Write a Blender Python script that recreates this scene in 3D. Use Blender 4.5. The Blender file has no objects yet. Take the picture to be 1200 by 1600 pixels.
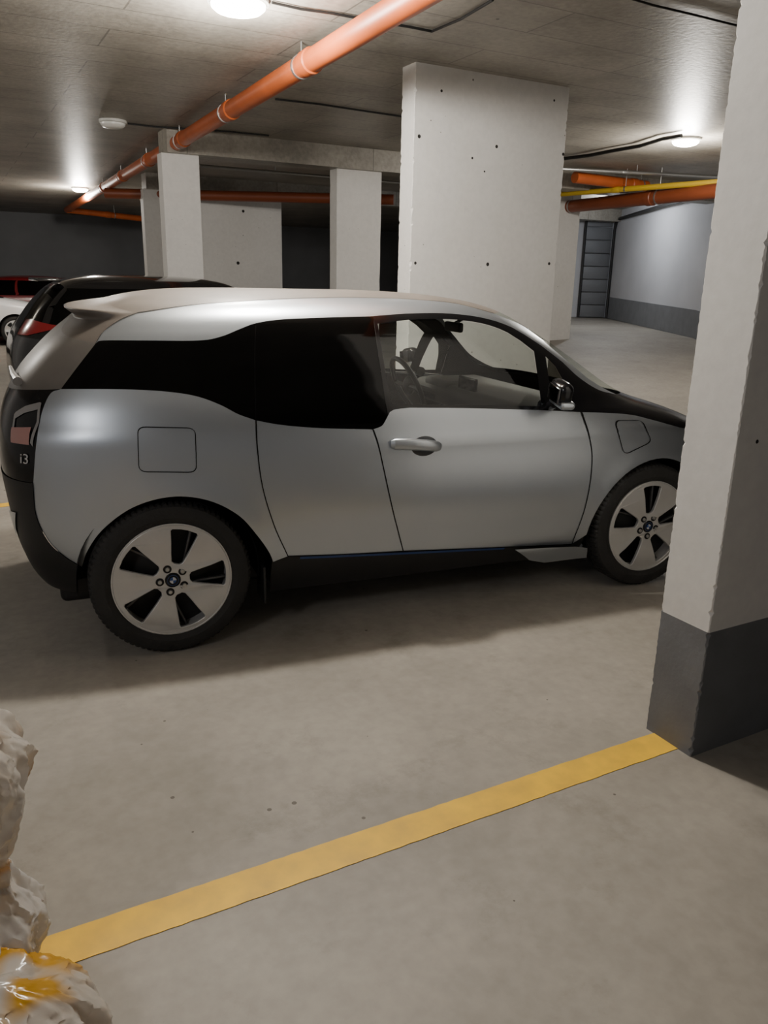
import bpy, bmesh, math, random
import numpy as np
from mathutils import Vector, Matrix, noise as mnoise
random.seed(7)
C = bpy.context.scene.collection
PI = math.pi
# ------------------------------------------------------------------ camera model
CAM = np.array([0.0, 0.0, 1.64]); FPX = 1240.0
TH = math.atan(.2944); ROLL = .0214
F = np.array([0, math.cos(TH), -math.sin(TH)]); U0 = np.array([0, math.sin(TH), math.cos(TH)]); X0 = np.array([1.0, 0, 0])
Rv = X0 + ROLL*U0; Rv /= np.linalg.norm(Rv)
Uv = U0 - ROLL*X0; Uv /= np.linalg.norm(Uv)
def ray(px, py): return F*FPX + Rv*(px-600) - Uv*(py-800)
def hit_z(px, py, z):
    r = ray(px, py); return CAM + r*((z-CAM[2])/r[2])
PHI = math.radians(28.5)
Eg = np.array([math.cos(PHI), math.sin(PHI), 0]); Ng = np.array([-math.sin(PHI), math.cos(PHI), 0])
def G(a, b, z=0): return Eg*a + Ng*b + np.array([0, 0, z])
def hit_b(px, py, b):
    r = ray(px, py); return CAM+r*(b/(r@Ng))
def a_at(px, b, py=350): return float(hit_b(px, py, b)@Eg)
cd = bpy.data.cameras.new('camera'); cam = bpy.data.objects.new('camera', cd); C.objects.link(cam)
cd.sensor_fit = 'VERTICAL'; cd.sensor_height = 36; cd.sensor_width = 27; cd.lens = 36*FPX/1600; cd.clip_start = .05
cam.matrix_world = Matrix(((Rv[0], Uv[0], -F[0], CAM[0]), (Rv[1], Uv[1], -F[1], CAM[1]), (Rv[2], Uv[2], -F[2], CAM[2]), (0, 0, 0, 1)))
bpy.context.scene.camera = cam

# ------------------------------------------------------------------ materials
def mat(name, col, rough=.5, metal=0, noise=None, bump=None, emit=0, spec=.5, coat=0, col2=None, coat_rough=.05):
    m = bpy.data.materials.new(name); m.use_nodes = True
    nt = m.node_tree; b = nt.nodes['Principled BSDF']
    b.inputs['Base Color'].default_value = (*col, 1); b.inputs['Roughness'].default_value = rough
    b.inputs['Metallic'].default_value = metal; b.inputs['Specular IOR Level'].default_value = spec
    b.inputs['Coat Weight'].default_value = coat; b.inputs['Coat Roughness'].default_value = coat_rough
    if emit:
        b.inputs['Emission Color'].default_value = (*col, 1); b.inputs['Emission Strength'].default_value = emit
    tc = nt.nodes.new('ShaderNodeTexCoord')
    if noise:
        n = nt.nodes.new('ShaderNodeTexNoise'); n.inputs['Scale'].default_value = noise[0]; n.inputs['Detail'].default_value = 6
        nt.links.new(tc.outputs['Object'], n.inputs['Vector'])
        r = nt.nodes.new('ShaderNodeValToRGB'); r.color_ramp.elements[0].position = .3; r.color_ramp.elements[1].position = .7
        c2 = col2 or tuple(c*(1-noise[1]) for c in col)
        r.color_ramp.elements[0].color = (*c2, 1); r.color_ramp.elements[1].color = (*col, 1)
        nt.links.new(n.outputs['Fac'], r.inputs['Fac']); nt.links.new(r.outputs['Color'], b.inputs['Base Color'])
    if bump:
        n = nt.nodes.new('ShaderNodeTexNoise'); n.inputs['Scale'].default_value = bump[0]; n.inputs['Detail'].default_value = 5
        nt.links.new(tc.outputs['Object'], n.inputs['Vector'])
        bp = nt.nodes.new('ShaderNodeBump'); bp.inputs['Strength'].default_value = bump[1]; bp.inputs['Distance'].default_value = .01
        nt.links.new(n.outputs['Fac'], bp.inputs['Height']); nt.links.new(bp.outputs['Normal'], b.inputs['Normal'])
    return m
def concrete(name, ca, cb, cc, rough, big=.6, specks=True, planks=False, speck_col=(.03, .025, .02), speck_thr=.06, speck_scale=9, bumps=.15, fine=.88, mask=.45, stain=0):
    m = bpy.data.materials.new(name); m.use_nodes = True; nt = m.node_tree; N = nt.nodes; Lk = nt.links
    b = N['Principled BSDF']; b.inputs['Roughness'].default_value = rough
    tc = N.new('ShaderNodeTexCoord')
    n1 = N.new('ShaderNodeTexNoise'); n1.inputs['Scale'].default_value = big; n1.inputs['Detail'].default_value = 10; n1.inputs['Roughness'].default_value = .65
    n2 = N.new('ShaderNodeTexNoise'); n2.inputs['Scale'].default_value = 22; n2.inputs['Detail'].default_value = 8
    Lk.new(tc.outputs['Object'], n1.inputs['Vector']); Lk.new(tc.outputs['Object'], n2.inputs['Vector'])
    r = N.new('ShaderNodeValToRGB'); e = r.color_ramp.elements; e[0].position = .3; e[0].color = (*ca, 1); e[1].position = .7; e[1].color = (*cc, 1)
    k = e.new(.5); k.color = (*cb, 1)
    Lk.new(n1.outputs['Fac'], r.inputs['Fac'])
    mx = N.new('ShaderNodeMix'); mx.data_type = 'RGBA'; mx.blend_type = 'MULTIPLY'; mx.inputs['Factor'].default_value = 1
    r2 = N.new('ShaderNodeValToRGB'); r2.color_ramp.elements[0].position = .25; r2.color_ramp.elements[0].color = (fine, fine, fine, 1); r2.color_ramp.elements[1].position = .65; r2.color_ramp.elements[1].color = (1, 1, 1, 1)
    Lk.new(n2.outputs['Fac'], r2.inputs['Fac']); Lk.new(r.outputs['Color'], mx.inputs['A']); Lk.new(r2.outputs['Color'], mx.inputs['B'])
    out = mx.outputs['Result']
    if stain:
        n4 = N.new('ShaderNodeTexNoise'); n4.inputs['Scale'].default_value = 2.6; n4.inputs['Detail'].default_value = 12; n4.inputs['Roughness'].default_value = .75
        Lk.new(tc.outputs['Object'], n4.inputs['Vector'])
        r4 = N.new('ShaderNodeValToRGB'); r4.color_ramp.elements[0].position = .56; r4.color_ramp.elements[0].color = (1, 1, 1, 1); r4.color_ramp.elements[1].position = .72; r4.color_ramp.elements[1].color = (1-stain, 1-stain, 1-stain*1.05, 1)
        m6 = N.new('ShaderNodeMix'); m6.data_type = 'RGBA'; m6.blend_type = 'MULTIPLY'; m6.inputs['Factor'].default_value = 1
        Lk.new(n4.outputs['Fac'], r4.inputs['Fac']); Lk.new(out, m6.inputs['A']); Lk.new(r4.outputs['Color'], m6.inputs['B']); out = m6.outputs['Result']
    bp = N.new('ShaderNodeBump'); bp.inputs['Strength'].default_value = bumps; bp.inputs['Distance'].default_value = .005
    Lk.new(n2.outputs['Fac'], bp.inputs['Height'])
    if specks:
        v = N.new('ShaderNodeTexVoronoi'); v.inputs['Scale'].default_value = speck_scale; Lk.new(tc.outputs['Object'], v.inputs['Vector'])
        n3 = N.new('ShaderNodeTexNoise'); n3.inputs['Scale'].default_value = 2.3; Lk.new(tc.outputs['Object'], n3.inputs['Vector'])
        mr = N.new('ShaderNodeMapRange'); mr.inputs['From Min'].default_value = mask; mr.inputs['From Max'].default_value = .75; mr.inputs['To Min'].default_value = 0; mr.inputs['To Max'].default_value = speck_thr*2
        Lk.new(n3.outputs['Fac'], mr.inputs['Value'])
        lt = N.new('ShaderNodeMath'); lt.operation = 'LESS_THAN'; Lk.new(v.outputs['Distance'], lt.inputs[0]); Lk.new(mr.outputs['Result'], lt.inputs[1])
        m3 = N.new('ShaderNodeMix'); m3.data_type = 'RGBA'; m3.inputs['B'].default_value = (*speck_col, 1)
        Lk.new(lt.outputs[0], m3.inputs['Factor']); Lk.new(out, m3.inputs['A']); out = m3.outputs['Result']
    if planks:
        br = N.new('ShaderNodeTexBrick'); br.inputs['Scale'].default_value = 1; br.inputs['Brick Width'].default_value = 2.5; br.inputs['Row Height'].default_value = .5
        br.inputs['Mortar Size'].default_value = .007; br.inputs['Color1'].default_value = (1, 1, 1, 1); br.inputs['Color2'].default_value = (.86, .86, .86, 1); br.inputs['Mortar'].default_value = (.42, .42, .42, 1)
        Lk.new(tc.outputs['Object'], br.inputs['Vector'])
        m4 = N.new('ShaderNodeMix'); m4.data_type = 'RGBA'; m4.blend_type = 'MULTIPLY'; m4.inputs['Factor'].default_value = .85
        Lk.new(out, m4.inputs['A']); Lk.new(br.outputs['Color'], m4.inputs['B']); out = m4.outputs['Result']
    Lk.new(out, b.inputs['Base Color']); Lk.new(bp.outputs['Normal'], b.inputs['Normal'])
    return m
M = {}
M['floor'] = concrete('floor_concrete', (.245, .225, .193), (.305, .28, .242), (.365, .335, .288), .62, 1.2, speck_scale=8, speck_thr=.055, bumps=.1, fine=.85, mask=.43, speck_col=(.10, .085, .07), stain=.28)
M['ceil'] = concrete('ceiling_concrete', (.225, .205, .172), (.345, .318, .272), (.47, .437, .38), .45, 1.3, planks=True, speck_scale=5, speck_thr=.05, bumps=.4, fine=.72, stain=.3)
M['white'] = concrete('white_painted_concrete', (.64, .625, .60), (.69, .675, .65), (.73, .715, .69), .75, 1.3, speck_scale=9, speck_thr=.06, bumps=.2, fine=.93, mask=.45, speck_col=(.16, .15, .13), stain=.10)
M['grey'] = mat('grey_base_paint', (.16, .165, .175), .6, noise=(6, .2), bump=(60, .1))
M['wall'] = concrete('wall_paint', (.30, .30, .31), (.36, .36, .37), (.42, .42, .43), .8, .5, specks=False)
M['darkwall'] = mat('dark_wall_paint', (.20, .205, .215), .8, noise=(1, .2))
M['bluewall'] = mat('ramp_wall_paint', (.46, .465, .49), .8, noise=(1.5, .1))
M['yellow'] = mat('yellow_line_paint', (.95, .57, .025), .6, noise=(9, .2), col2=(.68, .41, .05))
M['orange'] = mat('orange_pvc', (.45, .095, .02), .45, noise=(3, .25))
M['brownpipe'] = mat('brown_pvc', (.22, .052, .018), .45, noise=(3, .15))
M['yellowpipe'] = mat('yellow_pipe_paint', (.50, .33, .02), .45)
M['steel'] = mat('galvanised_steel', (.45, .45, .44), .35, .9)
M['cable'] = mat('black_cable', (.012, .012, .012), .5)
M['pit'] = mat('dark_formwork_hole', (.02, .018, .016), .9)
M['lampbase'] = mat('lamp_base_plastic', (.55, .55, .52), .5)
M['unlit'] = mat('unlit_lamp_plastic', (.75, .75, .72), .35)
M['lit'] = mat('lit_lamp_plastic', (1, .93, .80), .4, emit=22)
M['litcool'] = mat('lit_cool_lamp_plastic', (.8, .9, 1), .4, emit=12)
M['silver'] = mat('silver_metallic_paint', (.48, .52, .565), .36, .85, coat=.4, coat_rough=.2, noise=(2.2, .06))
M['dust'] = mat('dusty_roof', (.120, .102, .086), .55, 0, noise=(5, .25), coat=.1, coat_rough=.3)
M['rearglass'] = mat('dusty_rear_glass', (.105, .095, .085), .45, 0, noise=(5, .3), coat=.2, coat_rough=.3)
M['tint'] = mat('black_tinted_glass', (.002, .002, .002), .06, 0, spec=.2)
M['gloss'] = mat('black_gloss_trim', (.006, .006, .007), .15, 0, spec=.4)
M['plastic'] = mat('black_plastic', (.012, .012, .013), .5, 0, noise=(8, .3))
M['seam'] = mat('panel_gap_shadow', (.01, .01, .01), .8, spec=.1)
M['liner'] = mat('cabin_lining_fabric', (.022, .022, .024), .9, spec=.1)
M['seat'] = mat('seat_fabric', (.03, .03, .033), .9)
M['dash'] = mat('dashboard_plastic', (.08, .078, .075), .7)
M['tyre'] = mat('tyre_rubber', (.020, .019, .018), .75, bump=(60, .3), noise=(12, .3))
M['rim'] = mat('silver_alloy', (.56, .555, .54), .4, .5, noise=(10, .08))
M['rimdark'] = mat('dark_wheel_interior', (.010, .010, .010), .5, .3)
M['cup'] = mat('handle_recess_shade', (.06, .064, .07), .3, .6)  # recess is body-coloured; its shade is put into this darker colour
M['rimgrey'] = mat('recessed_spoke_metal', (.10, .10, .10), .4, .6)
M['blue'] = mat('blue_trim', (.015, .05, .18), .35)
M['darkblue'] = mat('dark_blue_ring', (.01, .03, .10), .35)
M['red'] = mat('red_lamp_lens', (.38, .19, .17), .3, coat=.5)
M['clearlens'] = mat('smoky_lamp_lens', (.24, .23, .225), .3, coat=.5)
M['chrome'] = mat('chrome_metal', (.75, .75, .75), .15, 1)
M['mirror'] = mat('mirror_glass', (.14, .14, .15), .08, 1)
M['blackpaint'] = mat('black_car_paint', (.008, .008, .009), .15, 0, coat=1)
M['whitepaint'] = mat('white_car_paint', (.80, .80, .80), .35, coat=.2, coat_rough=.3)
M['redpaint'] = mat('red_car_paint', (.20, .012, .015), .3, coat=.5)
M['redlens'] = mat('dark_red_lens', (.16, .01, .012), .2, coat=.6)
M['door'] = mat('garage_door_steel', (.13, .135, .145), .5, .2)
g = bpy.data.materials.new('clear_window_glass'); g.use_nodes = True; nt = g.node_tree
nt.nodes.remove(nt.nodes['Principled BSDF'])
tr = nt.nodes.new('ShaderNodeBsdfTransparent'); tr.inputs['Color'].default_value = (.82, .85, .83, 1)
gl = nt.nodes.new('ShaderNodeBsdfGlossy'); gl.inputs['Roughness'].default_value = .04
ms = nt.nodes.new('ShaderNodeMixShader'); ms.inputs[0].default_value = .04; nt.links.new(tr.outputs[0], ms.inputs[1]); nt.links.new(gl.outputs[0], ms.inputs[2])
nt.links.new(ms.outputs[0], nt.nodes['Material Output'].inputs['Surface']); M['glass'] = g
g = mat('quartered_roundel', (.8, .8, .8), .3); nt = g.node_tree
tc = nt.nodes.new('ShaderNodeTexCoord'); sp = nt.nodes.new('ShaderNodeSeparateXYZ'); mu = nt.nodes.new('ShaderNodeMath'); mu.operation = 'MULTIPLY'
gt = nt.nodes.new('ShaderNodeMath'); gt.operation = 'GREATER_THAN'; gt.inputs[1].default_value = 0
mx = nt.nodes.new('ShaderNodeMix'); mx.data_type = 'RGBA'; mx.inputs['A'].default_value = (.01, .05, .2, 1); mx.inputs['B'].default_value = (.5, .5, .5, 1)
nt.links.new(tc.outputs['Object'], sp.inputs[0]); nt.links.new(sp.outputs['X'], mu.inputs[0]); nt.links.new(sp.outputs['Z'], mu.inputs[1])
nt.links.new(mu.outputs[0], gt.inputs[0]); nt.links.new(gt.outputs[0], mx.inputs['Factor']); nt.links.new(mx.outputs['Result'], nt.nodes['Principled BSDF'].inputs['Base Color'])
M['roundel'] = g

# ------------------------------------------------------------------ mesh helpers
def mk(name, verts, faces, m, parent=None, smooth=False, normals=None, loc=None, rotz=0, sharp=None):
    me = bpy.data.meshes.new(name); me.from_pydata([tuple(map(float, v)) for v in verts], [], faces); me.update()
    if smooth: me.polygons.foreach_set('use_smooth', [True]*len(me.polygons))
    if sharp: me.set_sharp_from_angle(angle=math.radians(sharp))
    if normals is not None: me.normals_split_custom_set_from_vertices([tuple(map(float, n)) for n in normals])
    me.materials.append(m)
    o = bpy.data.objects.new(name, me); C.objects.link(o)
    if parent: o.parent = parent
    if loc is not None: o.location = loc
    o.rotation_euler = (0, 0, rotz)
    return o
class MB:
    def __init__(s): s.bm = bmesh.new()
    def box(s, c, size, rot=0, bevel=0, mtx=None):
        Mx = (mtx or Matrix.Translation(c) @ Matrix.Rotation(rot, 4, 'Z')) @ Matrix.Diagonal((*size, 1))
        r = bmesh.ops.create_cube(s.bm, size=1, matrix=Mx)
        if bevel:
            es = list({e for v in r['verts'] for e in v.link_edges})
            bmesh.ops.bevel(s.bm, geom=es, offset=bevel, segments=4, affect='EDGES', profile=.5)
        return s
    def tube(s, pts, r, seg=12, caps=True, flat=1.0):
        pts = [Vector(p) for p in pts]; rings = []; up = None
        for i, p in enumerate(pts):
            t = ((pts[min(i+1, len(pts)-1)]-pts[max(i-1, 0)])).normalized()
            if up is None: up = Vector((0, 0, 1)) if abs(t.z) < .9 else Vector((1, 0, 0))
            a = t.cross(up).normalized(); b = a.cross(t).normalized(); up = b
            rr = r[i] if isinstance(r, (list, tuple)) else r
            rings.append([s.bm.verts.new(p+a*math.cos(2*PI*k/seg)*rr*flat+b*math.sin(2*PI*k/seg)*rr) for k in range(seg)])
        for A, B in zip(rings, rings[1:]):
            for k in range(seg): s.bm.faces.new((A[k], A[(k+1) % seg], B[(k+1) % seg], B[k]))
        if caps: s.bm.faces.new(rings[0][::-1]); s.bm.faces.new(rings[-1])
        return s
    def lathe(s, prof, seg=48, axis='Y', org=(0, 0, 0), mod=None):
        rings = []
        for j, (r, h) in enumerate(prof):
            ring = []
            for k in range(seg):
                rr = r + (mod(j, k) if mod else 0); c, sn = math.cos(2*PI*k/seg)*rr, math.sin(2*PI*k/seg)*rr
                p = (c, h, sn) if axis == 'Y' else (c, sn, h)
                ring.append(s.bm.verts.new(Vector(p)+Vector(org)))
            rings.append(ring)
        for A, B in zip(rings, rings[1:]):
            for k in range(seg): s.bm.faces.new((A[k], A[(k+1) % seg], B[(k+1) % seg], B[k]))
        return s
    def sphere(s, c, sc, seg=24):
        bmesh.ops.create_uvsphere(s.bm, u_segments=seg, v_segments=seg//2, radius=1, matrix=Matrix.Translation(c) @ Matrix.Diagonal((*sc, 1)))
        return s
    def build(s, name, m, parent=None, sharp=35, loc=None, rotz=0, fix=True):
        if fix:
            bmesh.ops.remove_doubles(s.bm, verts=s.bm.verts, dist=1e-5)
            bmesh.ops.recalc_face_normals(s.bm, faces=s.bm.faces)
        me = bpy.data.meshes.new(name); s.bm.to_mesh(me); s.bm.free()
        me.polygons.foreach_set('use_smooth', [True]*len(me.polygons)); me.set_sharp_from_angle(angle=math.radians(sharp))
        me.materials.append(m); o = bpy.data.objects.new(name, me); C.objects.link(o)
        if parent: o.parent = parent
        if loc is not None: o.location = loc
        o.rotation_euler = (0, 0, rotz)
        return o
def thing(name, label, cat, loc=(0, 0, 0), rotz=0, group=None):
    o = bpy.data.objects.new(name, None); C.objects.link(o); o.location = loc; o.rotation_euler = (0, 0, rotz)
    o['label'] = label; o['category'] = cat
    if group: o['group'] = group
    return o
def tag(o, label, cat, group=None):
    o['label'] = label; o['category'] = cat
    if group: o['group'] = group
    return o
def gbox(name, a0, a1, b0, b1, z0, z1, m, parent=None):
    c = G((a0+a1)/2, (b0+b1)/2, z0)
    o = MB().box((0, 0, (z1-z0)/2), (a1-a0, b1-b0, z1-z0)).build(name, m, parent, loc=tuple(c), rotz=PHI)
    return o
def struct(o): o['kind'] = 'structure'; return o

# ------------------------------------------------------------------ SETTING
HC = 3.284
struct(gbox('floor', -4, 19, -4, 27, -.12, 0, M['floor']))
struct(gbox('ceiling', -4, 19, -4, 27, HC, HC+.2, M['ceil']))
struct(gbox('wall_back', -4, 19, 27, 27.2, 0, HC, M['darkwall']))
struct(gbox('wall_left', -4.2, -4, -4, 27, 0, HC, M['wall']))
struct(gbox('wall_front', -4, 19, -4.2, -4, 0, HC, M['wall']))
struct(gbox('wall_right', 19, 19.2, -4, 27, 0, HC, M['wall']))
struct(gbox('trim_1', a_at(262, 10.2, 245), 18, 10.2, 10.62, 3.02, HC, M['ceil']))
struct(gbox('trim_2', a_at(228, 14.8, 300), 18, 14.75, 15.1, 3.02, HC, M['ceil']))
RX0, RX1 = 2.7, 6.6
rv = []
for Y, z in ((8, 0.004), (15, .70), (20.6, .82)):
    for X in (RX0, RX1): rv += [(X, Y, z), (X, Y, 0.0)]
rf = []
for i in (0, 4):
    a, b, c, d = i, i+2, i+6, i+4
    rf += [(a, b, c, d), (a+1, d+1, c+1, b+1), (a, d, d+1, a+1), (b, b+1, c+1, c)]
rf += [(0, 1, 3, 2), (8, 10, 11, 9)]
struct(mk('floor_ramp', rv, rf, M['floor']))
def wallpoly(name, pts, zt, m, th=.15, top=None):
    v = []
    for i, (x, y, z) in enumerate(pts):
        zz = top(z) if top else zt
        v += [(x, y, z), (x, y, zz), (x+th, y+.03, z), (x+th, y+.03, zz)]
    f = []
    for i in range(len(pts)-1):
        a = 4*i; b = a+4
        f += [(a, b, b+1, a+1), (a+2, a+3, b+3, b+2), (a+1, b+1, b+3, a+3), (a, a+2, b+2, b)]
    f += [(0, 1, 3, 2), (len(v)-4, len(v)-2, len(v)-1, len(v)-3)]
    return struct(mk(name, v, f, m))
WP = [(6.15, 8.0, 0), (5.63, 15.0, .70), (5.36, 20.1, .82)]
wallpoly('wall_ramp', WP, HC, M['bluewall'])
wallpoly('baseboard_ramp', [(x-.012, y, z) for x, y, z in WP], 0, M['grey'], th=.012, top=lambda z: z+.5)
struct(MB().box((4.0, 20.25, (.82+HC)/2), (2.7, .15, HC-.82)).build('wall_exit', M['bluewall']))
d = MB()
for k in range(8):
    d.box((4.98, 20.13, .82+.15+.30*k), (.66, .06, .285), bevel=.012)
dr = struct(d.build('door_1', M['door']))
t = MB().tube([(5.33, 20.0, .83), (5.33, 20.0, 2.85), (5.33, 19.9, 3.02), (5.33, 19.7, 3.08), (5.34, 17.0, 3.12), (5.4, 14.6, 3.13)], .035, 8)
t.build('door_track', M['cable'], dr)
MB().tube([(4.66, 20.06, .83), (4.66, 20.06, 3.05)], .03, 8).build('door_post', M['cable'], dr)

# pillars
def pillar_part(name, w, dpt, z0, z1, m, parent, chip, seed, step=.02):
    rnd = random.Random(seed); hx, hy = w/2, dpt/2
    n = max(2, int((z1-z0)/step)); V2 = []; Fc = []
    for i in range(n+1):
        z = z0+(z1-z0)*i/n; base = []
        for j, (sx, sy) in enumerate(((-1, -1), (1, -1), (1, 1), (-1, 1))):
            big = rnd.random() < .10
            c1 = rnd.uniform(chip*.7, chip*1.5) if big else rnd.uniform(.002, .002+chip*.35); c2 = c1*rnd.uniform(.6, 1.2)
            base += [(sx*(hx-c1), sy*hy, z), (sx*hx, sy*(hy-c2), z)]
        V2 += sorted(base, key=lambda p: math.atan2(p[1]/dpt, p[0]/w))
    for i in range(n):
        for k in range(8): a = 8*i+k; b = 8*i+(k+1) % 8; Fc.append((a, b, b+8, a+8))
    Fc.append(tuple(range(7, -1, -1))); Fc.append(tuple(range(8*n, 8*n+8)))
    return mk(name, V2, Fc, m, parent)
def pillar(label, a0, a1, b0, b1, z0, z1, band=.49, chip=.012, seed=1, step=.012, holes=()):
    c = G((a0+a1)/2, (b0+b1)/2, z0)
    t = thing('concrete_pillar', label, 'pillar', tuple(c), PHI, 'white concrete pillars of the garage')
    pillar_part('shaft', a1-a0, b1-b0, band, z1-z0, M['white'], t, chip, seed, step)
    pillar_part('painted_base', a1-a0, b1-b0, 0, band, M['grey'], t, chip, seed+5, step)
    for px, py, r in holes:
        h = hit_b(px, py, b0); a = float(h@Eg)-(a0+a1)/2
        MB().lathe([(.0005, -.0015), (r*.8, -.0015), (r, 0)], 14, 'Y', (a, -(b1-b0)/2, h[2]-z0)).build('formwork_hole', M['pit'], t)
    return t
pillar('near white pillar with chipped edges and grey base, right of the silver car', 2.19, 3.55, 1.67, 1.885, 0, HC, seed=1, chip=.010, holes=[(1183, 690, .007)])
pillar('widest white pillar directly behind the silver car', 3.50, 5.07, 6.08, 6.29, 0, HC, chip=.014, seed=2, step=.02,
       holes=[(655, 213, .015), (738, 247, .010), (776, 229, .014), (880, 241, .014), (649, 411, .013), (762, 413, .016), (858, 412, .014), (690, 142, .011), (866, 157, .010), (757, 268, .008)])
pillar('slim white pillar behind the silver car, left of the two, next to the orange pipe', a_at(258, 10.3), a_at(315, 10.3), 10.3, 10.52, 0, 3.02, chip=.008, seed=3, step=.1)
pillar('slim white pillar behind the silver car between the dim slab and the widest pillar', a_at(526, 10.3), a_at(595, 10.3), 10.3, 10.52, 0, 3.02, chip=.008, seed=4, step=.1)
pillar('broad dim pale slab pillar far behind the slim left pillar', a_at(226, 14.8), a_at(440, 14.8), 14.8, 15.02, 0, 3.02, chip=.008, seed=5, step=.1,
       holes=[(372, 411, .03), (380, 330, .025)])
pillar('small white pillar on the ramp beside the garage door', a_at(869, 11.28), a_at(905, 11.28), 11.28, 11.5, .55, HC, band=.02, chip=.006, seed=6, step=.1)

def line(label, a0, a1, b0, b1, seed):
    rnd = random.Random(seed); n = int((a1-a0)/.03); V = []; Fc = []
    for i in range(n+1):
        a = a0+(a1-a0)*i/n; j1 = rnd.uniform(-.0015, .0015); j2 = rnd.uniform(-.0015, .0015)
        V += [(a, b0+j1, 0), (a, b1+j2, 0), (a, b0+j1, .0015), (a, b1+j2, .0015)]
    for i in range(n):
        k = 4*i; Fc += [(k+2, k+6, k+7, k+3), (k, k+4, k+6, k+2), (k+1, k+3, k+7, k+5)]
    c = G((a0+a1)/2, (b0+b1)/2, 0.0005)
    V = [(a-(a0+a1)/2, b-(b0+b1)/2, z) for a, b, z in V]
    return tag(mk('floor_line', V, Fc, M['yellow'], loc=tuple(c), rotz=PHI), label, 'floor marking')
line('yellow painted line across the floor ending at the near pillar', -1.5, 2.19, 1.728, 1.845, 1)
line('yellow painted line mostly hidden behind the silver car', -1.5, 3.4, 6.14, 6.24, 2)

# ------------------------------------------------------------------ pipes, cables, lamps
def pipe(label, P0, P1, r, m, collars=(), hang=True, name='ceiling_pipe', cat='pipe', cr=1.14):
    P0 = Vector(P0); P1 = Vector(P1); t = thing(name, label, cat, tuple(P0))
    D = P1-P0; L = D.length; d = D.normalized()
    MB().tube([(0, 0, 0), tuple(D)], r, 24).build('tube', m, t)
    for s in collars:
        MB().tube([tuple(d*(s-.07)), tuple(d*(s-.06)), tuple(d*(s+.05)), tuple(d*(s+.06))], [r*1.02, r*cr, r*cr, r*1.02], 24).build('coupling', m, t)
        c = d*(s+.16)
        MB().tube([tuple(c-d*.012), tuple(c+d*.012)], r*1.08, 24).build('clamp', M['steel'], t)
        if hang: MB().tube([tuple(c+Vector((0, 0, r))), (c.x, c.y, HC-P0.z-c.z)], .006, 8).build('hanger_rod', M['steel'], t)
    return t
A = Vector(hit_z(490, 93, 3.12)); B = Vector(hit_z(105, 328, 3.12)); dd = (B-A).normalized()
P0 = A-dd*4.5; P1 = B
cl = []
for px, py in ((484, 97), (366, 173), (290, 218), (235, 250), (195, 275), (165, 293)):
    h = Vector(hit_z(px, py, 3.12)); cl.append((h-P0).dot(dd))
pipe('thick orange pipe running along the ceiling from above the camera to the far left', P0, P1, .078, M['orange'], cl)
pipe('short orange pipe joining the thick pipe at the far left', hit_z(105, 328, 3.1), hit_z(225, 342, 3.0), .07, M['orange'], (1.0,))
pipe('dark reddish pipe crossing under the ceiling behind the slim pillars', hit_z(165, 302, 2.96), hit_z(615, 312, 2.93), .085, M['brownpipe'], (1.5, 4.0))
pipe('thick brown pipe under the ceiling between widest pillar and near pillar', hit_z(840, 328, 2.88), hit_z(1180, 292, 2.88), .10, M['brownpipe'], (.8, 2.8))
pipe('yellow pipe running just above the thick brown pipe', hit_z(840, 306, 3.0), hit_z(1180, 280, 3.0), .04, M['yellowpipe'], (1.5,))
pipe('short orange pipe under the ceiling right of the widest pillar', hit_z(898, 277, 3.12), hit_z(1010, 291, 3.10), .08, M['orange'], (1.2,))
pipe('thin grey conduit between the slim left pillar and the widest pillar', hit_z(312, 259, 3.15), hit_z(640, 287, 3.15), .022, M['steel'], (1.0, 2.6), name='conduit')
pipe('thin grey conduit right of the widest pillar above the orange pipe', hit_z(878, 264, 3.18), hit_z(1130, 277, 3.18), .025, M['steel'], (1.0,), name='conduit')
def cable(label, pts, z, r):
    P = [Vector(hit_z(x, y, z)) for x, y in pts]; o = P[0].copy()
    t = MB().tube([tuple(p-o) for p in P], r, 8).build('cable', M['cable'], loc=tuple(o))
    return tag(t, label, 'cable')
cable('thin dark cable running right from the bright ceiling lamp', [(425, 4), (470, 14), (520, 21), (580, 32), (640, 42), (675, 49), (720, 30), (770, 0)], HC-.012, .009)
cable('thick black cable leading to the lit lamp near the right pillar', [(880, 248), (920, 243), (960, 235), (1000, 228), (1035, 217), (1065, 212)], HC-.04, .022)
cable('thin cable from the unlit lamp towards the orange pipe', [(200, 193), (240, 198), (290, 201), (360, 206), (420, 212)], HC-.012, .01)
cable('thin cable across the ceiling near the top right corner', [(960, -10), (1020, 8), (1080, 22), (1160, 42)], HC-.012, .007)
cable('thin cable along the ceiling left of the widest pillar', [(430, 155), (500, 163), (560, 172), (640, 184)], HC-.012, .009)
def lamp(label, pos, r, lit, power=0, col=(1, .94, .85), size=.12, drop=.23):
    t = thing('ceiling_lamp', label, 'ceiling lamp', (pos[0], pos[1], HC), 0, 'round ceiling lamps')
    MB().lathe([(0, 0), (r, 0), (r, -.025), (r*.93, -.032), (0, -.032)], 40, 'Z').build('base', M['lampbase'], t)
    m = M['unlit'] if not lit else (M['lit'] if lit == 1 else M['litcool'])
    MB().lathe([(r*.9, -.03), (r*.88, -.05), (r*.75, -.07), (r*.5, -.083), (r*.2, -.088), (0.001, -.089)], 40, 'Z').build('diffuser', m, t)
    if lit:
        ld = bpy.data.lights.new('lamp_glow', 'POINT'); ld.energy = power; ld.color = col; ld.shadow_soft_size = size
        lo = bpy.data.objects.new('lamp_glow', ld); C.objects.link(lo); lo.location = (pos[0], pos[1], HC-drop)
    return t
lamp('large lit ceiling lamp at the top of the picture', hit_z(372, -2, HC), .19, 1, 175)
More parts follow.
